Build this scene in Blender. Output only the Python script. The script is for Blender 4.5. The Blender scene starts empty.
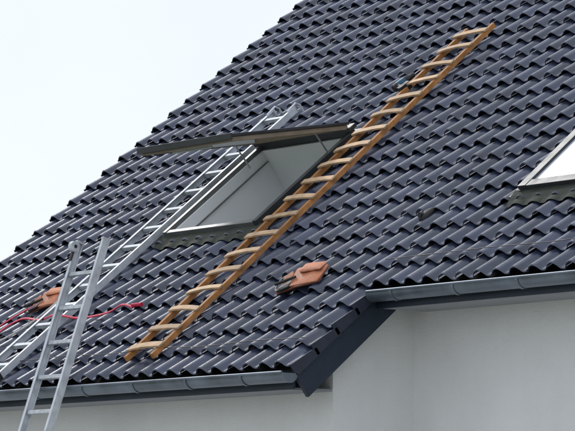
import bpy, bmesh, math, random
from mathutils import Vector, Matrix
random.seed(7)
rad = math.radians
sc = bpy.context.scene

# ------------------------------------------------------------------ frames
ZO = 4.18                      # height of the roof reference point
P = rad(38.3)                  # roof pitch
CP, SP = math.cos(P), math.sin(P)
TP = SP / CP
X = Vector((1, 0, 0)); S = Vector((0, CP, SP)); N = Vector((0, -SP, CP)); Zv = Vector((0, 0, 1)); Y = Vector((0, 1, 0))
def R(x, s, h=0.0):
    return Vector((x, s * CP - h * SP, ZO + s * SP + h * CP))
S_RIDGE = 5.15
T, G = 0.172, 0.236                 # roll pitch, tile gauge
XB = 1.985; X0 = XB - 33 * T; X1 = XB + 25 * T      # barge of the projecting part, left verge, right verge
S_EL = -2.06; S_ER = S_EL + 4 * G   # eaves

# ------------------------------------------------------------------ materials
def newmat(name):
    m = bpy.data.materials.new(name); m.use_nodes = True
    nt = m.node_tree; b = nt.nodes['Principled BSDF']
    return m, nt, b
def mat(name, col, rough=0.5, metal=0.0, var=0.15, scale=8.0, bump=0.0, bscale=60.0, spec=0.5, island=0.0, stretch=None, coat=0.0, dust=None, streak=None):
    m, nt, b = newmat(name)
    N_ = nt.nodes; L = nt.links
    tc = N_.new('ShaderNodeTexCoord')
    mp = N_.new('ShaderNodeMapping'); L.new(tc.outputs['Object'], mp.inputs['Vector'])
    if stretch: mp.inputs['Scale'].default_value = stretch
    no = N_.new('ShaderNodeTexNoise'); no.inputs['Scale'].default_value = scale; no.inputs['Detail'].default_value = 6
    L.new(mp.outputs[0], no.inputs['Vector'])
    cr = N_.new('ShaderNodeMapRange'); cr.inputs['From Min'].default_value = 0.3; cr.inputs['From Max'].default_value = 0.7
    cr.inputs['To Min'].default_value = 1 - var; cr.inputs['To Max'].default_value = 1 + var
    L.new(no.outputs['Fac'], cr.inputs['Value'])
    fac = cr.outputs[0]
    if island > 0:
        ge = N_.new('ShaderNodeNewGeometry')
        mr = N_.new('ShaderNodeMapRange'); mr.inputs['To Min'].default_value = 1 - island; mr.inputs['To Max'].default_value = 1 + island
        L.new(ge.outputs['Random Per Island'], mr.inputs['Value'])
        mu = N_.new('ShaderNodeMath'); mu.operation = 'MULTIPLY'
        L.new(fac, mu.inputs[0]); L.new(mr.outputs[0], mu.inputs[1]); fac = mu.outputs[0]
    vm = N_.new('ShaderNodeVectorMath'); vm.operation = 'SCALE'; vm.inputs[0].default_value = col
    L.new(fac, vm.inputs['Scale'])
    colout = vm.outputs[0]
    if dust:
        n3 = N_.new('ShaderNodeTexNoise'); n3.inputs['Scale'].default_value = 17; n3.inputs['Detail'].default_value = 9; n3.inputs['Roughness'].default_value = 0.7
        L.new(mp.outputs[0], n3.inputs['Vector'])
        m3 = N_.new('ShaderNodeMapRange'); m3.inputs['From Min'].default_value = 0.54; m3.inputs['From Max'].default_value = 0.74; m3.inputs['To Max'].default_value = 0.45
        L.new(n3.outputs['Fac'], m3.inputs['Value'])
        mm = N_.new('ShaderNodeMixRGB'); mm.inputs['Color2'].default_value = (*dust, 1)
        L.new(m3.outputs[0], mm.inputs['Fac']); L.new(colout, mm.inputs['Color1']); colout = mm.outputs[0]
    if streak:      # very faint rain streaks running down a vertical surface
        mp4 = N_.new('ShaderNodeMapping'); mp4.inputs['Scale'].default_value = (6, 6, 0.9); L.new(tc.outputs['Object'], mp4.inputs['Vector'])
        n4 = N_.new('ShaderNodeTexNoise'); n4.inputs['Scale'].default_value = 1.0; n4.inputs['Detail'].default_value = 6
        L.new(mp4.outputs[0], n4.inputs['Vector'])
        m4 = N_.new('ShaderNodeMapRange'); m4.inputs['From Min'].default_value = 0.45; m4.inputs['From Max'].default_value = 0.8; m4.inputs['To Max'].default_value = 0.10
        L.new(n4.outputs['Fac'], m4.inputs['Value'])
        mm4 = N_.new('ShaderNodeMixRGB'); mm4.inputs['Color2'].default_value = (*streak, 1)
        L.new(m4.outputs[0], mm4.inputs['Fac']); L.new(colout, mm4.inputs['Color1']); colout = mm4.outputs[0]
    L.new(colout, b.inputs['Base Color'])
    rr = N_.new('ShaderNodeMapRange'); rr.inputs['From Min'].default_value = 0.3; rr.inputs['From Max'].default_value = 0.7
    rr.inputs['To Min'].default_value = max(0.02, rough * 0.8); rr.inputs['To Max'].default_value = min(1, rough * 1.2)
    L.new(no.outputs['Fac'], rr.inputs['Value']); L.new(rr.outputs[0], b.inputs['Roughness'])
    b.inputs['Metallic'].default_value = metal
    b.inputs['Specular IOR Level'].default_value = spec
    b.inputs['Coat Weight'].default_value = coat
    b.inputs['Coat Roughness'].default_value = 0.22
    if bump > 0:
        n2 = N_.new('ShaderNodeTexNoise'); n2.inputs['Scale'].default_value = bscale; n2.inputs['Detail'].default_value = 5
        L.new(mp.outputs[0], n2.inputs['Vector'])
        bp = N_.new('ShaderNodeBump'); bp.inputs['Strength'].default_value = bump; bp.inputs['Distance'].default_value = 0.01
        L.new(n2.outputs['Fac'], bp.inputs['Height']); L.new(bp.outputs[0], b.inputs['Normal'])
    return m

M_tile = mat('engobed_tile', (0.038, 0.049, 0.092), 0.33, 0, 0.3, 4, 0.2, 90, 0.65, island=0.22, coat=0.4, dust=(0.085, 0.095, 0.13))
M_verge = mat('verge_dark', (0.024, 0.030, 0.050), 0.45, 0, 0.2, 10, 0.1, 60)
M_deck = mat('underlay', (0.012, 0.012, 0.014), 0.9)
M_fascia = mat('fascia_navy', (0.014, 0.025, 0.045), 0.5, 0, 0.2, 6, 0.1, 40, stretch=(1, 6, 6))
M_wall = mat('white_render', (0.82, 0.825, 0.82), 0.9, 0, 0.05, 1.3, 0.6, 120, 0.2, streak=(0.56, 0.56, 0.54))
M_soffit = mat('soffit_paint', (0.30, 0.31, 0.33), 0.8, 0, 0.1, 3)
M_zinc = mat('gutter_zinc', (0.17, 0.20, 0.24), 0.36, 0.6, 0.3, 5, 0.08, 14)
M_alu = mat('aluminium', (0.62, 0.65, 0.69), 0.55, 0.25, 0.18, 12, 0.05, 60)
M_alud = mat('aluminium_rung', (0.52, 0.55, 0.58), 0.6, 0.2, 0.25, 20, 0.1, 200)
M_pine = mat('pine_rail', (0.44, 0.20, 0.07), 0.65, 0, 0.4, 9, 0.15, 60, 0.3, island=0.1, stretch=(6, 1, 1))
M_pine2 = mat('pine_rung', (0.58, 0.40, 0.25), 0.7, 0, 0.3, 12, 0.15, 60, 0.3, island=0.25)
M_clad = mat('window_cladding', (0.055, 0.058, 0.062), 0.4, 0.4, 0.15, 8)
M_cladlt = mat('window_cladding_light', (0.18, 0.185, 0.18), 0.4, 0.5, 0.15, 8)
M_lead = mat('apron_flashing', (0.055, 0.062, 0.052), 0.8, 0, 0.35, 10, 0.2, 50, 0.2)
M_white = mat('white_lining', (0.88, 0.89, 0.90), 0.5, 0, 0.03, 3)
M_room = mat('room_plaster', (0.8, 0.8, 0.79), 0.9, 0, 0.05, 3)
M_wood = mat('window_timber', (0.26, 0.21, 0.15), 0.5, 0, 0.2, 8, stretch=(8, 1, 1))
M_pane = mat('pale_pane', (0.62, 0.64, 0.74), 0.08, 0, 0.04, 4, 0, 1, 0.6, coat=1.0)  # closed roof window: one pale, glossy, coated sheet
M_black = mat('black_rubber', (0.015, 0.015, 0.017), 0.55, 0, 0.2, 20)
M_leather = mat('orange_leather', (0.56, 0.215, 0.115), 0.6, 0, 0.35, 14, 0.4, 90, 0.35)
M_leatherd = mat('brown_leather', (0.22, 0.08, 0.05), 0.6, 0, 0.25, 14, 0.4, 90, 0.35)
M_red = mat('red_strap', (0.62, 0.02, 0.07), 0.6, 0, 0.2, 30)
M_whiterope = mat('white_rope', (0.6, 0.6, 0.58), 0.8, 0, 0.2, 60, 0.3, 200)
M_blue = mat('blue_plastic', (0.015, 0.09, 0.17), 0.4, 0, 0.15, 20)
M_steel = mat('steel', (0.45, 0.45, 0.46), 0.35, 0.9, 0.15, 20)
M_wire = mat('conductor_wire', (0.05, 0.045, 0.05), 0.5, 0.5, 0.2, 20)
M_grass = mat('lawn', (0.06, 0.10, 0.03), 0.95, 0, 0.5, 1.5, 0.6, 60, 0.2)
M_bounce = mat('gravel_bounce', (0.45, 0.44, 0.42), 0.95, 0, 0.3, 30, 0.8, 60, 0.2)  # kept pale so the added slab reflects light onto the walls
# thin pane: clear glass with Fresnel reflection
M_glass, nt, b = newmat('glass')
nt.nodes.remove(b)
tr = nt.nodes.new('ShaderNodeBsdfTransparent'); tr.inputs['Color'].default_value = (0.95, 0.98, 0.97, 1)
gl = nt.nodes.new('ShaderNodeBsdfGlossy'); gl.inputs['Roughness'].default_value = 0.02
fr = nt.nodes.new('ShaderNodeFresnel'); fr.inputs['IOR'].default_value = 1.5
ms = nt.nodes.new('ShaderNodeMixShader'); nt.links.new(fr.outputs[0], ms.inputs[0]); nt.links.new(tr.outputs[0], ms.inputs[1]); nt.links.new(gl.outputs[0], ms.inputs[2])
nt.links.new(ms.outputs[0], nt.nodes['Material Output'].inputs['Surface'])

# ------------------------------------------------------------------ mesh builder
class MB:
    def __init__(s): s.v = []; s.f = []; s.m = []; s.mats = []
    def mi(s, m):
        if m not in s.mats: s.mats.append(m)
        return s.mats.index(m)
    def box(s, c, ax, ay, az, hx, hy, hz, m):
        i = len(s.v); k = s.mi(m)
        ax, ay, az = ax.normalized(), ay.normalized(), az.normalized()
        for a in (-1, 1):
            for b_ in (-1, 1):
                for d in (-1, 1):
                    s.v.append(c + ax * hx * a + ay * hy * b_ + az * hz * d)
        flip = ax.cross(ay).dot(az) < 0
        for q in ((0, 1, 3, 2), (4, 6, 7, 5), (0, 4, 5, 1), (2, 3, 7, 6), (0, 2, 6, 4), (1, 5, 7, 3)):
            q = tuple(i + t for t in q)
            s.f.append(q[::-1] if flip else q); s.m.append(k)
    def rbox(s, x0, x1, s0, s1, h0, h1, m):       # box in roof coordinates
        s.box(R((x0 + x1) / 2, (s0 + s1) / 2, (h0 + h1) / 2), X, S, N, (x1 - x0) / 2, (s1 - s0) / 2, (h1 - h0) / 2, m)
    def wbox(s, x0, x1, y0, y1, z0, z1, m):
        s.box(Vector(((x0 + x1) / 2, (y0 + y1) / 2, (z0 + z1) / 2)), X, Y, Zv, (x1 - x0) / 2, (y1 - y0) / 2, (z1 - z0) / 2, m)
    def poly(s, pts, m):
        i = len(s.v); s.v += [Vector(p) for p in pts]; s.f.append(tuple(range(i, i + len(pts)))); s.m.append(s.mi(m))
    def tube(s, pts, r, m, seg=10, flat=None, cap=True):
        k = s.mi(m); pts = [Vector(p) for p in pts]; n = len(pts); base = len(s.v)
        up = None
        for i, p in enumerate(pts):
            t = (pts[min(i + 1, n - 1)] - pts[max(i - 1, 0)]).normalized()
            if up is None:
                up = N if abs(t.dot(N)) < 0.9 else X
            a = t.cross(up).normalized(); up = a.cross(t).normalized()
            ri = r[i] if isinstance(r, (list, tuple)) else r
            for j in range(seg):
                w = 2 * math.pi * j / seg
                s.v.append(p + a * math.cos(w) * ri + up * math.sin(w) * ri * (flat or 1))
        for i in range(n - 1):
            for j in range(seg):
                j2 = (j + 1) % seg
                s.f.append((base + i * seg + j, base + i * seg + j2, base + (i + 1) * seg + j2, base + (i + 1) * seg + j)); s.m.append(k)
        if cap:
            s.f.append(tuple(base + j for j in range(seg))[::-1]); s.m.append(k)
            s.f.append(tuple(base + (n - 1) * seg + j for j in range(seg))); s.m.append(k)
    def plank(s, pts, wdir, hw, ht, m):            # bent flat board through pts
        k = s.mi(m); n = len(pts); base = len(s.v)
        for i, p in enumerate(pts):
            t = (pts[min(i + 1, n - 1)] - pts[max(i - 1, 0)]).normalized()
            nn = t.cross(wdir).normalized()
            for (a, b_) in ((-1, -1), (1, -1), (1, 1), (-1, 1)): s.v.append(p + wdir * hw * a + nn * ht * b_)
        for i in range(n - 1):
            for j in range(4):
                j2 = (j + 1) % 4
                s.f.append((base + i * 4 + j, base + i * 4 + j2, base + (i + 1) * 4 + j2, base + (i + 1) * 4 + j)); s.m.append(k)
        s.f.append((base + 3, base + 2, base + 1, base)); s.m.append(k)
        q = base + (n - 1) * 4; s.f.append((q, q + 1, q + 2, q + 3)); s.m.append(k)
    def blob(s, c, ax, ay, az, hx, hy, hz, m, e=0.6, nu=20, nv=12, fn=None):   # superellipsoid
        k = s.mi(m); base = len(s.v)
        sp = lambda w: math.copysign(abs(w) ** e, w)
        for i in range(nv + 1):
            v = -math.pi / 2 + math.pi * i / nv
            for j in range(nu):
                u = 2 * math.pi * j / nu
                x, y, z = sp(math.cos(v)) * sp(math.cos(u)), sp(math.cos(v)) * sp(math.sin(u)), sp(math.sin(v))
                if fn: x, y, z = fn(x, y, z)
                s.v.append(c + ax * x * hx + ay * y * hy + az * z * hz)
        for i in range(nv):
            for j in range(nu):
                j2 = (j + 1) % nu
                s.f.append((base + i * nu + j, base + i * nu + j2, base + (i + 1) * nu + j2, base + (i + 1) * nu + j)); s.m.append(k)
    def finish(s, name, parent=None, smooth=False, bevel=0.0, fix=False):
        me = bpy.data.meshes.new(name); me.from_pydata([tuple(v) for v in s.v], [], s.f)
        for m in s.mats: me.materials.append(m)
        for p, k in zip(me.polygons, s.m): p.material_index = k
        if fix:
            bm = bmesh.new(); bm.from_mesh(me); bmesh.ops.recalc_face_normals(bm, faces=bm.faces); bm.to_mesh(me); bm.free()
        me.update()
        ob = bpy.data.objects.new(name, me); sc.collection.objects.link(ob)
        if smooth:
            for p in me.polygons: p.use_smooth = True
            me.set_sharp_from_angle(angle=rad(38))
        if bevel > 0:
            bv = ob.modifiers.new('bevel', 'BEVEL'); bv.width = bevel; bv.segments = 2; bv.limit_method = 'ANGLE'
        if parent: ob.parent = parent
        return ob
def empty(name):
    e = bpy.data.objects.new(name, None); sc.collection.objects.link(e); e.empty_display_size = 0.3; return e

house = empty('house')

# ------------------------------------------------------------------ roof tiles
A_ROLL = 0.046
def prof(t):
    t = t % 1.0
    if t < 0.72:
        return A_ROLL * math.sin(math.pi * t / 0.72) ** 0.85
    return -0.004 * math.sin(math.pi * (t - 0.72) / 0.28)
W1 = (-1.38, -0.20, -0.10, 1.20)
W2 = (2.67, 3.82, -0.10, 1.20)
holes = [(w[0] - 0.05, w[1] + 0.05, w[2] - 0.06, w[3] + 0.07) for w in (W1, W2)]
LIFT, THK = 0.042, 0.014
def subtract(iv, cut):
    out = []
    for a, b_ in iv:
        c, d = max(a, cut[0]), min(b_, cut[1])
        if c >= d: out.append((a, b_)); continue
        if c - a > 0.004: out.append((a, c))
        if b_ - d > 0.004: out.append((d, b_))
    return out
def tiles(name, RR, xa, xb_, s_start, s_end, k_from, useholes, x_origin):
    mb = MB(); k = mb.mi(M_tile)
    ncol = int(round((xb_ - xa) / T))
    row = k_from
    while True:
        s0 = s_start + row * G; s1 = min(s0 + G, s_end)
        row += 1
        if s0 >= s_end - 0.03: break
        for c in range(ncol):
            x0 = xa + c * T; x1 = x0 + T
            js = random.uniform(-0.008, 0.008); jh = random.uniform(-0.002, 0.006); jt = random.uniform(-0.012, 0.012)
            pieces = [(x0, x1, s0, s1 + 0.05)]
            if useholes:
                for h in holes:
                    new = []
                    for (a, b_, sa, sb) in pieces:
                        if a < h[1] and b_ > h[0] and sa < h[3] and sb > h[2]:
                            for (p, q) in subtract([(a, b_)], (h[0], h[1])): new.append((p, q, sa, sb))
                            ia, ib = max(a, h[0]), min(b_, h[1])
                            for (p, q) in subtract([(sa, sb)], (h[2], h[3])): new.append((ia, ib, p, q))
                        else: new.append((a, b_, sa, sb))
                    pieces = new
            for (a, b_, sa, sb) in pieces:
                n = max(2, int(round(14 * (b_ - a) / T)))
                base = len(mb.v)
                sa2 = sa + js
                def lift(s_): return LIFT * (s1 - s_) / G
                for j in range(n + 1):
                    x = a + (b_ - a) * j / n
                    h = prof((x - x_origin) / T) + jh + jt * ((x - x0) / T - 0.5)
                    for (s_, dh) in ((sa2 + 0.004, lift(sa2) - THK), (sa2, lift(sa2) - 0.005), (sa2 + 0.007, lift(sa2)), (sb, lift(sb))):
                        mb.v.append(RR(x, s_, h + dh))
                for j in range(n):
                    for q in range(3):
                        i0 = base + j * 4 + q; i1 = base + (j + 1) * 4 + q
                        mb.f.append((i0, i1, i1 + 1, i0 + 1)); mb.m.append(k)
    return mb
mb = tiles('t', R, X0, XB, S_EL, S_RIDGE, 0, True, X0)
mb2 = tiles('t', R, XB, X1, S_EL, S_RIDGE, 4, True, X0)
off = len(mb.v); mb.v += mb2.v; mb.f += [tuple(i + off for i in f) for f in mb2.f]; mb.m += mb2.m
mb.finish('roof_tiles', house, smooth=True)
yr = S_RIDGE * CP
def RB(x, s, h=0.0):
    p = R(x, s, h); return Vector((x, 2 * yr - p.y, p.z))
mbk = tiles('t', RB, X0, X1, S_ER, S_RIDGE, 0, False, X0)
mbk.finish('roof_tiles_back', house, smooth=True)
mb = MB(); nx = int((X1 - X0) / 0.34)
for i in range(nx + 1):
    x = X0 + i * 0.34
    c = Vector((x, yr, ZO + S_RIDGE * SP + 0.02))
    mb.tube([c + X * -0.01, c + X * 0.36], [0.125, 0.115], M_tile, 16)
mb.finish('ridge_tiles', house, smooth=True)

# deck below the tiles (with window openings)
mb = MB()
def deck(x0, x1, s0, s1, holes_):
    xs = sorted({x0, x1, *[v for h in holes_ for v in (h[0], h[1]) if x0 < v < x1]})
    for a, b_ in zip(xs[:-1], xs[1:]):
        mid = (a + b_) / 2; ss = [(s0, s1)]
        for h in holes_:
            if h[0] < mid < h[1]: ss = subtract(ss, (h[2], h[3]))
        for (p, q) in ss: mb.rbox(a, b_, p, q, -0.10, -0.025, M_deck)
deck(X0 + 0.03, XB - 0.03, S_EL + 0.04, S_ER + 0.04, [])
deck(X0 + 0.03, X1 - 0.03, S_ER + 0.04, S_RIDGE - 0.02, [W1, W2])
c = RB((X0 + X1) / 2, (S_ER + S_RIDGE) / 2, -0.0625)
mb.box(c, X, Vector((0, -CP, SP)), Vector((0, SP, CP)), (X1 - X0) / 2 - 0.03, (S_RIDGE - S_ER) / 2 - 0.03, 0.0375, M_deck)
mb.finish('roof_deck', house)

# ------------------------------------------------------------------ walls
XW, Y1, Y2 = 1.82, -1.115, -0.36
XL, XR = X0 + 0.3, X1 - 0.3
YB = 2 * yr - (-0.45)
drop = 0.13
def zr(y): return ZO + y * TP - drop
def zb(y): return ZO + (2 * yr - y) * TP - drop
mb = MB()
def wall(a, b_):
    z = lambda y: min(zr(y), zb(y))
    pa, pb = Vector((a[0], a[1], -0.1)), Vector((b_[0], b_[1], -0.1))
    pts = [pa, pb, Vector((b_[0], b_[1], z(b_[1])))]
    if a[1] < yr < b_[1] or b_[1] < yr < a[1]: pts.append(Vector((a[0], yr, z(yr))))
    pts.append(Vector((a[0], a[1], z(a[1]))))
    mb.poly(pts, M_wall)
wall((XL, Y1), (XW, Y1)); wall((XW, Y1), (XW, Y2)); wall((XW, Y2), (XR, Y2)); wall((XR, Y2), (XR, YB)); wall((XR, YB), (XL, YB)); wall((XL, YB), (XL, Y1))
mb.finish('walls', house)
mb = MB()
def win(x0, x1, z0, z1, y):
    mb.wbox(x0, x1, y - 0.02, y + 0.03, z0, z1, M_white)
    n = 2
    w = (x1 - x0 - 0.06 * (n + 1)) / n
    for i in range(n):
        a = x0 + 0.06 + i * (w + 0.06)
        mb.wbox(a, a + w, y - 0.026, y - 0.015, z0 + 0.06, z1 - 0.06, M_clad)
    mb.wbox(x0 - 0.06, x1 + 0.06, y - 0.12, y + 0.02, z0 - 0.05, z0 - 0.003, M_zinc)
win(-2.9, -1.7, 0.85, 1.65, Y1); win(0.4, 1.5, 0.85, 1.65, Y1); win(4.4, 5.6, 0.85, 1.9, Y2)
mb.wbox(2.7, 3.7, Y2 - 0.03, Y2 + 0.02, 0.0, 2.0, M_wood); mb.wbox(2.78, 3.62, Y2 - 0.04, Y2 - 0.028, 1.1, 1.9, M_clad)
mb.finish('ground_floor_windows', house, bevel=0.004)

# ------------------------------------------------------------------ eaves, soffits, barge boards
mb = MB()
def eave(x0, x1, xs1, s_e, yw, mirror=False):
    e = R(0, s_e, -0.02)
    f = (lambda y: 2 * yr - y) if mirror else (lambda y: y)
    ya, yb2 = sorted((f(e.y + 0.035), f(e.y + 0.06)))
    mb.wbox(x0, x1, ya, yb2, e.z - 0.105, e.z - 0.0, M_fascia)
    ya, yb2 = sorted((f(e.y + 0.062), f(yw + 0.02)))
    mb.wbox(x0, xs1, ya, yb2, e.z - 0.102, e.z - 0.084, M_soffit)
eave(X0 + 0.05, XB - 0.06, XW - 0.012, S_EL, Y1); eave(XB - 0.02, X1 - 0.05, X1 - 0.05, S_ER, Y2); eave(X0 + 0.05, X1 - 0.05, X1 - 0.05, S_ER, -0.45, True)
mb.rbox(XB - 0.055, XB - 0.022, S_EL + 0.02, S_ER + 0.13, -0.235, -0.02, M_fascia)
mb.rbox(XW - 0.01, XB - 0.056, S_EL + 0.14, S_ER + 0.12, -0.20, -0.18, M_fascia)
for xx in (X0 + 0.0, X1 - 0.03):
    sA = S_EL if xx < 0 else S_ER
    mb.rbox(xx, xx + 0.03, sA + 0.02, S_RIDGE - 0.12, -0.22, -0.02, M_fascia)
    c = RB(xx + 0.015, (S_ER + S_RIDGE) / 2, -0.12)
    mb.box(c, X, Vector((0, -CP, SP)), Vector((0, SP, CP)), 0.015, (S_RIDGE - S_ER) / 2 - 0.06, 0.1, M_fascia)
mb.finish('fascia_and_barge_boards', house, bevel=0.003)
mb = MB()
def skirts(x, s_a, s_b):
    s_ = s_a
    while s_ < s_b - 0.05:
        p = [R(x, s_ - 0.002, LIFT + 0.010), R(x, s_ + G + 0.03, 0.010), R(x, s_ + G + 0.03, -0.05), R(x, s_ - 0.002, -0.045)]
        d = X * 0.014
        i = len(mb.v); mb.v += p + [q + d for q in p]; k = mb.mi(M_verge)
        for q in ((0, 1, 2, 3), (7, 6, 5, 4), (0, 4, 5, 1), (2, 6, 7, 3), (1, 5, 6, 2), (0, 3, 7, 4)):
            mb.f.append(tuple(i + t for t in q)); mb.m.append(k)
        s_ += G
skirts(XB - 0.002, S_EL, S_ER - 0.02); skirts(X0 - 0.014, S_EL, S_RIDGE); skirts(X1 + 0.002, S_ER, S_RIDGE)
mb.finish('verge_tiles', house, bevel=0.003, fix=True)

# ------------------------------------------------------------------ gutters
def gutter(name, x0, x1, s_e, mirror=False):
    mb = MB(); k = mb.mi(M_zinc)
    e = R(0, s_e, 0); rg = 0.066
    cy, cz = e.y - 0.035, e.z - 0.015
    f = (lambda y: 2 * yr - y) if mirror else (lambda y: y)
    seg = 16; nl = 24
    def ring(x, r_):
        out = []
        for j in range(seg + 1):
            w = math.pi * j / seg
            out.append(Vector((x, f(cy - math.cos(w) * r_), cz - math.sin(w) * r_)))
        return out
    base = len(mb.v)
    xs = [x0 + (x1 - x0) * i / nl for i in range(nl + 1)]
    for x in xs:
        mb.v += ring(x, rg) + ring(x, rg - 0.004)
    st = 2 * (seg + 1)
    for i in range(nl):
        for j in range(seg):
            a = base + i * st + j
            mb.f.append((a, a + 1, a + st + 1, a + st)); mb.m.append(k)
            a += seg + 1
            mb.f.append((a, a + st, a + st + 1, a + 1)); mb.m.append(k)
    mb.tube([(x0, f(cy - rg), cz + 0.004), (x1, f(cy - rg), cz + 0.004)], 0.010, M_zinc, 10)
    for x, d in ((x0, -1), (x1, 1)):
        pts = ring(x, rg + 0.002); pts2 = ring(x + d * 0.012, rg + 0.002)
        mb.poly(pts, M_zinc); mb.poly(pts2, M_zinc)
        for j in range(seg): mb.poly([pts[j], pts[j + 1], pts2[j + 1], pts2[j]], M_zinc)
    x = x0 + 0.25
    while x < x1 - 0.1:
        r_a, r_b = rg + 0.001, rg + 0.006
        A = ring(x - 0.013, r_b); B = ring(x + 0.013, r_b)
        A2 = ring(x - 0.013, r_a); B2 = ring(x + 0.013, r_a)
        for j in range(seg):
            mb.poly([A[j], A[j + 1], B[j + 1], B[j]], M_zinc)
            mb.poly([A[j], A[j + 1], A2[j + 1], A2[j]], M_zinc); mb.poly([B[j], B[j + 1], B2[j + 1], B2[j]], M_zinc)
        x += 0.62
    mb.finish(name, house, smooth=True, fix=True)
gutter('gutter_lower', X0 + 0.02, XB + 0.0, S_EL); gutter('gutter_upper', XB + 0.03, X1, S_ER); gutter('gutter_back', X0, X1, S_ER, True)

# ------------------------------------------------------------------ roof windows
def apron(mb, W):
    k = mb.mi(M_lead); x0, x1 = W[0] - 0.05, W[1] + 0.05; n = 90; base = len(mb.v)
    ss = [W[2] + 0.02, W[2] - 0.04, W[2] - 0.08, W[2] - 0.14]
    for i in range(n + 1):
        x = x0 + (x1 - x0) * i / n
        for q, s_ in enumerate(ss):
            cor = prof((x - X0) / T)
            hh = [0.085, 0.078, 0.062 + cor * 0.2, 0.05 + cor * 0.5][q]
            ph = (s_ - S_EL) / G; lf = LIFT * (1 - (ph % 1.0))
            if q >= 2: hh = max(hh, cor + lf + 0.008)
            mb.v.append(R(x, s_, hh))
    for i in range(n):
        for q in range(len(ss) - 1):
            a = base + i * len(ss) + q
            mb.f.append((a, a + 1, a + len(ss) + 1, a + len(ss))); mb.m.append(k)
def flashing(mb, W):
    x0, x1, s0, s1 = W
    mb.rbox(x0 - 0.07, x0 - 0.005, s0 - 0.05, s1 + 0.10, 0.0, 0.075, M_clad)
    mb.rbox(x1 + 0.005, x1 + 0.07, s0 - 0.05, s1 + 0.10, 0.0, 0.075, M_clad)
    mb.rbox(x0 - 0.003, x1 + 0.003, s1 + 0.005, s1 + 0.09, 0.0, 0.08, M_clad)
x0, x1, s0, s1 = W1
mb = MB(); fw = 0.045
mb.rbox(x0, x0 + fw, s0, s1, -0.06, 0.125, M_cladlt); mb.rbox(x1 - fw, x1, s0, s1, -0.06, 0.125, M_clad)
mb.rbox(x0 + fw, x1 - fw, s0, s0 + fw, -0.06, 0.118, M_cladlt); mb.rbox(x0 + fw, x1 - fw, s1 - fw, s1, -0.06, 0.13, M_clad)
mb.rbox(x1 - fw - 0.035, x1 - fw - 0.001, s0 + fw, s1 - fw, 0.0, 0.105, M_black)
flashing(mb, W1); apron(mb, W1)
mb.rbox(x0 - 0.01, x1 + 0.01, s1 - 0.06, s1 + 0.03, 0.131, 0.165, M_clad)
mb.finish('roof_window_frame', house, bevel=0.004)
mb = MB(); d = 0.62; a_ = 0.047
mb.rbox(x0 + a_, x0 + a_ + 0.02, s0 + a_, s1 - a_, -d, 0.09, M_white)
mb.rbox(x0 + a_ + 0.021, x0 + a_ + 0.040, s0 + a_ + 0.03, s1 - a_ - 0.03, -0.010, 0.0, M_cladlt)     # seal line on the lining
mb.rbox(x1 - a_ - 0.03, x1 - a_, s0 + a_, s1 - a_, -d, -0.005, M_white)
mb.rbox(x0 + a_ + 0.021, x1 - a_ - 0.037, s0 + a_, s0 + a_ + 0.02, -d, 0.085, M_white)
mb.rbox(x0 + a_ + 0.021, x1 - a_ - 0.037, s1 - a_ - 0.02, s1 - a_, -d, 0.09, M_white)
mb.finish('window_reveal', house, bevel=0.003)
mb = MB()
rx0, rx1, rs0, rs1, rd = x0 - 0.6, x1 + 0.6, s0 - 0.8, s1 + 0.6, 2.0
mb.rbox(rx0 - 0.02, rx0, rs0, rs1, -rd, -d, M_room); mb.rbox(rx1, rx1 + 0.02, rs0, rs1, -rd, -d, M_room)
mb.rbox(rx0, rx1, rs0 - 0.02, rs0, -rd, -d, M_room); mb.rbox(rx0, rx1, rs1, rs1 + 0.02, -rd, -d, M_room)
mb.rbox(rx0, rx1, rs0, rs1, -rd - 0.02, -rd, M_room)
mb.rbox(rx0, x0 + 0.045, rs0, rs1, -d - 0.02, -d, M_room); mb.rbox(x1 - 0.045, rx1, rs0, rs1, -d - 0.02, -d, M_room)
mb.finish('attic_room', house)
# sash, top hung and pushed wide open
q = rad(9.5); dn = Vector((0, -math.cos(q), -math.sin(q))); up = Vector((0, -math.sin(q), math.cos(q)))
h0 = R((x0 + x1) / 2, s1 - 0.02, 0.18); Ls = 1.22; hw = (x1 - x0) / 2 - 0.005
mb = MB()
def sbox(xa, xb_, da, db, ha, hb, m):
    mb.box(h0 + X * (xa + xb_) / 2 + dn * (da + db) / 2 + up * (ha + hb) / 2, X, -dn, up, (xb_ - xa) / 2, (db - da) / 2, (hb - ha) / 2, m)
for sx in (-1, 1):
    a, b_ = sorted((sx * hw, sx * (hw - 0.05)))
    sbox(a, b_, 0, Ls, 0.0, 0.024, M_clad)
    a, b_ = sorted((sx * (hw - 0.012), sx * (hw - 0.055)))
    sbox(a, b_, 0.01, Ls - 0.01, -0.038, -0.001, M_wood)
    a, b_ = sorted((sx * (hw - 0.056), sx * (hw - 0.075)))
    sbox(a, b_, 0.075, Ls - 0.075, -0.03, 0.004, M_white)
sbox(-hw + 0.051, hw - 0.051, 0, 0.06, 0.0, 0.024, M_clad); sbox(-hw + 0.051, hw - 0.051, Ls - 0.05, Ls, 0.0, 0.024, M_clad)
sbox(-hw + 0.056, hw - 0.056, 0.01, 0.07, -0.038, -0.001, M_wood); sbox(-hw + 0.056, hw - 0.056, Ls - 0.06, Ls - 0.01, -0.038, -0.001, M_wood)
sbox(-hw + 0.051, hw - 0.051, 0.061, Ls - 0.051, 0.012, 0.020, M_glass)
sbox(-hw - 0.012, hw + 0.012, Ls + 0.001, Ls + 0.02, -0.02, 0.030, M_clad)
sbox(-0.25, 0.25, Ls - 0.075, Ls - 0.062, -0.06, -0.040, M_steel)   # handle bar
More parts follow.
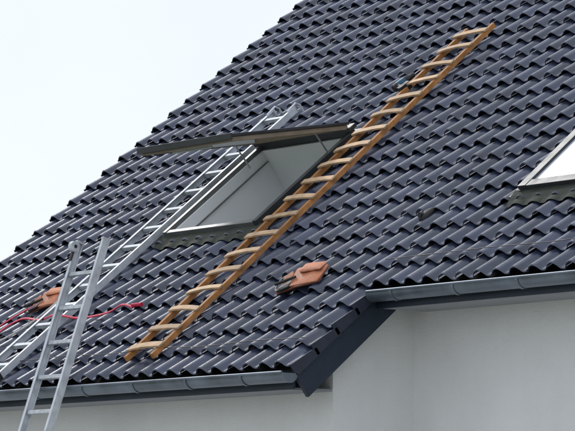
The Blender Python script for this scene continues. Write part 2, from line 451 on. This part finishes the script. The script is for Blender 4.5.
for sx in (-1, 1):
    pa = R((x0 + x1) / 2 + sx * (hw - 0.085), s0 + 1.02, 0.06); pb = h0 + X * sx * (hw - 0.085) + dn * 0.30 + up * -0.03
    mb.tube([pa, pb], 0.008, M_steel, 8)
mb.finish('roof_window_sash', house, bevel=0.003)
x0, x1, s0, s1 = W2
mb = MB()
mb.rbox(x0, x0 + 0.03, s0, s1, -0.06, 0.09, M_clad); mb.rbox(x1 - 0.03, x1, s0, s1, -0.06, 0.09, M_clad)
mb.rbox(x0 + 0.03, x1 - 0.03, s0, s0 + 0.03, -0.06, 0.09, M_clad); mb.rbox(x0 + 0.03, x1 - 0.03, s1 - 0.03, s1, -0.06, 0.09, M_clad)
f2 = 0.085
mb.rbox(x0 + 0.004, x0 + f2, s0 + 0.004, s1 - 0.004, 0.092, 0.125, M_clad); mb.rbox(x1 - f2, x1 - 0.004, s0 + 0.004, s1 - 0.004, 0.092, 0.125, M_clad)
mb.rbox(x0 + f2, x1 - f2, s0 + 0.004, s0 + f2, 0.09, 0.122, M_clad); mb.rbox(x0 + f2, x1 - f2, s1 - 0.12, s1 - 0.004, 0.09, 0.14, M_clad)
mb.rbox(x0 + f2 - 0.01, x1 - f2 + 0.01, s0 + f2 - 0.01, s1 - 0.11, 0.094, 0.106, M_pane)
flashing(mb, W2); apron(mb, W2)
mb.finish('roof_window_closed', house, bevel=0.004)

# ------------------------------------------------------------------ lightning conductor, vent
mb = MB()
def wire(x0, x1, s_):
    pts = []
    n = int((x1 - x0) / 0.1)
    for i in range(n + 1):
        x = x0 + (x1 - x0) * i / n
        pts.append(R(x, s_ + 0.008 * math.sin(x * 5), 0.100 + 0.003 * math.sin(x * 6.3)))
    mb.tube(pts, 0.0030, M_wire, 6)
wire(-3.5, XB - 0.02, -1.80); wire(XB - 0.03, X1 - 0.1, -0.86)
mb.finish('lightning_conductor_wire', house)
mb = MB()
c = R(1.84, -0.24, 0.07)
mb.blob(c, X, S, N, 0.04, 0.085, 0.032, M_black, 0.8, fn=lambda x, y, z: (x * (1 - 0.25 * y), y, z * (1 - 0.4 * y)))
mb.tube([c + S * -0.03 + N * 0.02, c + S * -0.07 + N * 0.045], [0.018, 0.020], M_black, 12)
mb.finish('roof_vent', house, smooth=True)

# ------------------------------------------------------------------ ladders
def ladder_mesh(mb, A, B, across, nrm, width, rw, rt, spacing, first, m_rail, kind, m_rung, rr_=0.014):
    d = (B - A).normalized(); Lg = (B - A).length; ac = (across - d * across.dot(d)).normalized(); nr = d.cross(ac).normalized()
    if nr.dot(nrm) < 0: nr = -nr
    for sx in (-1, 1):
        if kind == 'alu':
            o = ac * sx * (width / 2)
            mb.box((A + B) / 2 + o, d, ac, nr, Lg / 2, 0.0025, rt / 2, m_rail)
            for sn in (-1, 1):
                mb.box((A + B) / 2 + o - ac * sx * (rw / 2) + nr * sn * (rt / 2 - 0.004), d, ac, nr, Lg / 2 - 0.001, rw / 2 - 0.003, 0.003, m_rail)
            mb.box(A + o - ac * sx * rw / 2 - d * 0.012, d, ac, nr, 0.02, rw / 2 + 0.006, rt / 2 + 0.004, M_black)
            mb.box(B + o - ac * sx * rw / 2 + d * 0.002, d, ac, nr, 0.008, rw / 2 + 0.003, rt / 2 + 0.002, m_rung)
        else:
            mb.box((A + B) / 2 + ac * sx * (width / 2 - rw / 2), d, ac, nr, Lg / 2, rw / 2, rt / 2, m_rail)
    t = first
    while t < Lg - 0.05:
        c = A + d * t
        if kind == 'alu':
            mb.box(c, ac, d, nr, width / 2 - 0.004, rr_, rr_ * 0.9, m_rung)
        else:
            wob = random.uniform(-0.022, 0.022)
            n = 8; pts = []
            bow = random.uniform(0.005, 0.014)
            for j in range(n + 1):
                u = -1 + 2 * j / n
                pts.append(c + ac * u * (width / 2 + 0.016) + d * wob * u + nr * (rt / 2 + 0.0085 + bow * (1 - u * u)))
            mb.plank(pts, d, 0.027 + random.uniform(-0.004, 0.003), 0.008, m_rung)
        t += spacing * (1 + (random.uniform(-0.04, 0.04) if kind != 'alu' else 0))
    return d, ac, nr

hL = 0.114
lad = empty('wooden_roof_ladder'); mb = MB()
ladder_mesh(mb, R(0.20, -1.92, hL), R(0.02, 2.70, hL), X, N, 0.33, 0.031, 0.042, 0.245, 0.10, M_pine, 'wood', M_pine2)
mb.finish('ladder_body', lad, smooth=True, bevel=0.002)

lad = empty('aluminium_ladder'); mb = MB()
A, B = R(-1.60, -2.02, hL), R(-1.60, 1.76, hL)
d, ac, nr = ladder_mesh(mb, A, B, X, N, 0.30, 0.030, 0.055, 0.27, 0.14, M_alu, 'alu', M_alud, 0.018)
for sx in (-1, 1):
    o = B + ac * sx * 0.135
    mb.tube([o - d * 0.08 + nr * 0.03, o + d * 0.04 + nr * 0.04, o + d * 0.07 + nr * 0.0, o + d * 0.07 - nr * 0.06], 0.010, M_alu, 8)
mb.finish('ladder_body', lad, bevel=0.0015)

lad = empty('aluminium_ladder'); mb = MB()
th = rad(70.5); dd = Vector((0, math.cos(th), math.sin(th)))
eL = R(0, S_EL, 0)
pv = Vector((-0.67, eL.y - 0.155, eL.z - 0.04))
A = pv - dd * ((pv.z - 0.05) / dd.z); B = pv + dd * 1.22
d, ac, nr = ladder_mesh(mb, A, B, X, Vector((0, -1, 0.3)), 0.36, 0.028, 0.064, 0.28, 0.30, M_alu, 'alu', M_alud, 0.015)
c = B - ac * 0.165 - d * 0.05 + nr * 0.045
mb.tube([c - ac * 0.012, c + ac * 0.030], 0.042, M_alud, 18)
mb.tube([c - ac * 0.016, c + ac * 0.034], 0.014, M_black, 12)
mb.box(B - ac * 0.168 - d * 0.10 + nr * 0.036, d, ac, nr, 0.06, 0.016, 0.006, M_black)
mb.box(A + d * 0.05 - nr * 0.045, ac, d, nr, 0.45, 0.03, 0.012, M_alu)
mb.finish('ladder_body', lad, bevel=0.0015)

# ------------------------------------------------------------------ tool pouches (flat leather pouch thrown on the tiles)
def smoothpath(P_, n=8):
    out = []
    for i in range(len(P_) - 1):
        p0, p1, p2, p3 = P_[max(i - 1, 0)], P_[i], P_[i + 1], P_[min(i + 2, len(P_) - 1)]
        for k in range(n):
            t = k / n
            out.append(0.5 * ((2 * p1) + (p2 - p0) * t + (2 * p0 - 5 * p1 + 4 * p2 - p3) * t * t + (3 * p1 - p0 - 3 * p2 + p3) * t ** 3))
    out.append(P_[-1]); return out
def pouch(x, s_, ang, sc_=1.0):
    e = empty('tool_pouch'); mb = MB()
    u = (X * math.cos(ang) + S * math.sin(ang)).normalized(); v = N.cross(u).normalized(); n = N
    c = R(x, s_, 0.105)
    def sheet(pts, th, m, bend):
        k = mb.mi(m); q = len(pts)
        cu = sum(p[0] for p in pts) / q; cv = sum(p[1] for p in pts) / q
        rings = []
        for (f, dz) in ((1.0, 0.0), (1.0, th * 0.7), (0.95, th), (0.5, th * 1.05)):
            r_ = []
            for p in pts:
                a = cu + (p[0] - cu) * f; b_ = cv + (p[1] - cv) * f
                r_.append(len(mb.v)); mb.v.append(c + (u * a + v * b_) * sc_ + n * (dz + bend(a, b_)))
            rings.append(r_)
        for r1, r2 in zip(rings[:-1], rings[1:]):
            for j in range(q):
                j2 = (j + 1) % q; mb.f.append((r1[j], r1[j2], r2[j2], r2[j])); mb.m.append(k)
        mb.f.append(tuple(rings[-1])); mb.m.append(k); mb.f.append(tuple(rings[0][::-1])); mb.m.append(k)
    b1 = lambda a, b_: 0.014 * math.sin(a * 14 + 1) + 0.012 * math.sin(b_ * 30 + a * 12) + 0.10 * b_
    def rr(pts, n_=4):
        out = []
        q = len(pts)
        for i in range(q):
            p0, p1, p2 = Vector(pts[i - 1]), Vector(pts[i]), Vector(pts[(i + 1) % q])
            a = p1 + (p0 - p1) * min(0.3, 0.018 / (p0 - p1).length); b_ = p1 + (p2 - p1) * min(0.3, 0.018 / (p2 - p1).length)
            for t in range(n_ + 1):
                t /= n_; out.append(tuple(a * (1 - t) ** 2 + p1 * 2 * t * (1 - t) + b_ * t * t))
        return out
    sheet(rr([(-0.17, -0.09), (0.02, -0.12), (0.18, -0.10), (0.20, 0.08), (0.03, 0.12), (-0.16, 0.07)]), 0.012, M_leatherd, b1)
    sheet(rr([(-0.05, -0.10), (0.17, -0.115), (0.215, 0.06), (0.14, 0.10), (-0.02, 0.07)]), 0.012, M_leather, lambda a, b_: b1(a, b_) + 0.016)
    sheet(rr([(0.02, 0.0), (0.19, -0.03), (0.20, 0.09), (0.05, 0.105)]), 0.008, M_leather, lambda a, b_: b1(a, b_) + 0.032)
    sheet(rr([(-0.15, -0.10), (-0.04, -0.12), (-0.05, 0.0), (-0.16, 0.0)]), 0.014, M_black, lambda a, b_: b1(a, b_) + 0.018)
    sheet(rr([(-0.15, 0.02), (-0.04, 0.02), (-0.05, 0.08), (-0.14, 0.07)]), 0.008, M_leather, lambda a, b_: b1(a, b_) + 0.018)
    pts = [c - u * 0.06 + v * 0.08 + n * 0.02, c - u * 0.14 + v * 0.1 + n * 0.02, c - u * 0.20 + v * 0.05 + n * 0.01, c - u * 0.19 - v * 0.05 + n * 0.005, c - u * 0.12 - v * 0.11 + n * 0.01]
    mb.tube(smoothpath(pts, 5), 0.012, M_black, 8, flat=0.5)
    mb.tube([c - v * 0.03 + n * 0.045, c - v * 0.05 + n * 0.05 - u * 0.17], [0.010, 0.013], M_black, 8)
    mb.finish('pouch_body', e, smooth=True, fix=True)
pouch(1.18, -1.03, rad(25), 1.08); pouch(-2.03, -0.96, rad(28), 0.95)

# ------------------------------------------------------------------ red safety strap
strap = empty('safety_strap'); mb = MB()
mb.tube(smoothpath([R(-0.64, -1.19, .11), R(-0.78, -1.17, .13), R(-0.95, -1.22, .10), R(-1.25, -1.27, .11), R(-1.5, -1.28, .165), R(-1.8, -1.24, .11), R(-2.1, -1.2, .11), R(-2.25, -1.35, .10), R(-2.1, -1.55, .11), R(-1.92, -1.68, .16), R(-2.0, -1.95, .10), R(-2.3, -2.0, .10)]), 0.012, M_red, 8, flat=0.6)
mb.tube(smoothpath([R(-2.10, -1.02, .12), R(-2.25, -1.2, .12), R(-2.35, -1.45, .11), R(-2.2, -1.75, .11), R(-2.05, -1.9, .11)]), 0.010, M_red, 8, flat=0.6)
mb.tube(smoothpath([R(-2.0, -1.0, .11), R(-1.85, -0.8, .11), R(-1.9, -1.3, .11), R(-2.2, -1.7, .11), R(-1.95, -1.98, .11)]), 0.009, M_whiterope, 8)
mb.tube([R(-0.56, -1.16, .11), R(-0.66, -1.175, .12)], [0.017, 0.014], M_red, 10)
mb.finish('strap_webbing', strap, smooth=True)

# ------------------------------------------------------------------ cordless drill
dr = empty('cordless_drill'); mb = MB()
c = R(-0.22, 1.88, 0.13); u = (X * 0.3 + S * 0.95).normalized(); v = N.cross(u).normalized()
mb.tube([c - u * 0.09, c - u * 0.08, c + u * 0.05, c + u * 0.08], [0.028, 0.034, 0.034, 0.026], M_black, 16)
mb.tube([c - u * 0.05, c + u * 0.03], 0.036, M_blue, 16)
mb.tube([c + u * 0.08, c + u * 0.12, c + u * 0.135], [0.022, 0.021, 0.012], M_black, 14)
mb.tube([c + u * 0.135, c + u * 0.21], 0.004, M_steel, 8)
mb.tube([c - u * 0.045, c - u * 0.06 - v * 0.12], [0.022, 0.020], M_black, 12)
mb.box(c - u * 0.055 - v * 0.135, u, v, N, 0.055, 0.026, 0.030, M_black)
mb.finish('drill_body', dr, smooth=True, bevel=0.004)

# ------------------------------------------------------------------ ground
mb = MB(); mb.poly([(-600, -600, 0), (600, -600, 0), (600, 600, 0), (-600, 600, 0)], M_grass); mb.finish('ground')
mb = MB(); mb.wbox(-9, 12, -9, 14, -0.05, 0.02, M_bounce); mb.finish('gravel_bounce_slab')  # unseen pale slab, added to bounce neutral light up at the white walls

# ------------------------------------------------------------------ world and sun
w = bpy.data.worlds.new('World'); sc.world = w; w.use_nodes = True
nt = w.node_tree; bg = nt.nodes['Background']
sky = nt.nodes.new('ShaderNodeTexSky'); sky.sky_type = 'NISHITA'; sky.sun_disc = False
sd = Vector((-0.70, 0.10, 0.70)).normalized()
sky.sun_elevation = math.asin(sd.z); sky.sun_rotation = math.atan2(sd.x, sd.y)
# overcast layer: brighter towards the veiled sun, with soft cloud structure
tc = nt.nodes.new('ShaderNodeTexCoord')
dt = nt.nodes.new('ShaderNodeVectorMath'); dt.operation = 'DOT_PRODUCT'; dt.inputs[1].default_value = sd
nt.links.new(tc.outputs['Generated'], dt.inputs[0])
mr = nt.nodes.new('ShaderNodeMapRange'); mr.inputs['From Min'].default_value = -0.4; mr.inputs['From Max'].default_value = 1.0
mr.inputs['To Min'].default_value = 1.0; mr.inputs['To Max'].default_value = 1.08
nt.links.new(dt.outputs['Value'], mr.inputs['Value'])
cn = nt.nodes.new('ShaderNodeTexNoise'); cn.inputs['Scale'].default_value = 3.5; cn.inputs['Detail'].default_value = 5
nt.links.new(tc.outputs['Generated'], cn.inputs['Vector'])
cm = nt.nodes.new('ShaderNodeMapRange'); cm.inputs['From Min'].default_value = 0.3; cm.inputs['From Max'].default_value = 0.7
cm.inputs['To Min'].default_value = 0.90; cm.inputs['To Max'].default_value = 1.06
nt.links.new(cn.outputs['Fac'], cm.inputs['Value'])
mu = nt.nodes.new('ShaderNodeMath'); mu.operation = 'MULTIPLY'; nt.links.new(mr.outputs[0], mu.inputs[0]); nt.links.new(cm.outputs[0], mu.inputs[1])
vs = nt.nodes.new('ShaderNodeVectorMath'); vs.operation = 'SCALE'; vs.inputs[0].default_value = (9.2, 9.7, 10.6)
nt.links.new(mu.outputs[0], vs.inputs['Scale'])
mx = nt.nodes.new('ShaderNodeMixRGB'); mx.inputs['Fac'].default_value = 0.87
nt.links.new(vs.outputs[0], mx.inputs['Color2'])
nt.links.new(sky.outputs[0], mx.inputs['Color1']); nt.links.new(mx.outputs[0], bg.inputs['Color'])
bg.inputs['Strength'].default_value = 0.1
sun = bpy.data.lights.new('sun', 'SUN'); sun.energy = 1.3; sun.angle = rad(18); sun.color = (1, 0.97, 0.93)
so = bpy.data.objects.new('sun', sun); sc.collection.objects.link(so); so.rotation_euler = sd.to_track_quat('Z', 'Y').to_euler()

# ------------------------------------------------------------------ camera
a, e = rad(50), rad(6.3)
fw = Vector((-math.sin(a) * math.cos(e), math.cos(a) * math.cos(e), math.sin(e)))
rt = Vector((math.cos(a), math.sin(a), 0)); upv = rt.cross(fw)
cam = bpy.data.cameras.new('camera'); cam.sensor_width = 36; cam.lens = 36 * 3000 / 575; cam.clip_end = 3000
co = bpy.data.objects.new('camera', cam); sc.collection.objects.link(co)
pos = Vector((0, 0, 4.25)) - fw * 23.1
co.matrix_world = Matrix(((rt.x, upv.x, -fw.x, pos.x), (rt.y, upv.y, -fw.y, pos.y), (rt.z, upv.z, -fw.z, pos.z), (0, 0, 0, 1)))
sc.camera = co
sc.view_settings.view_transform = 'Standard'; sc.view_settings.look = 'None'; sc.view_settings.exposure = 0
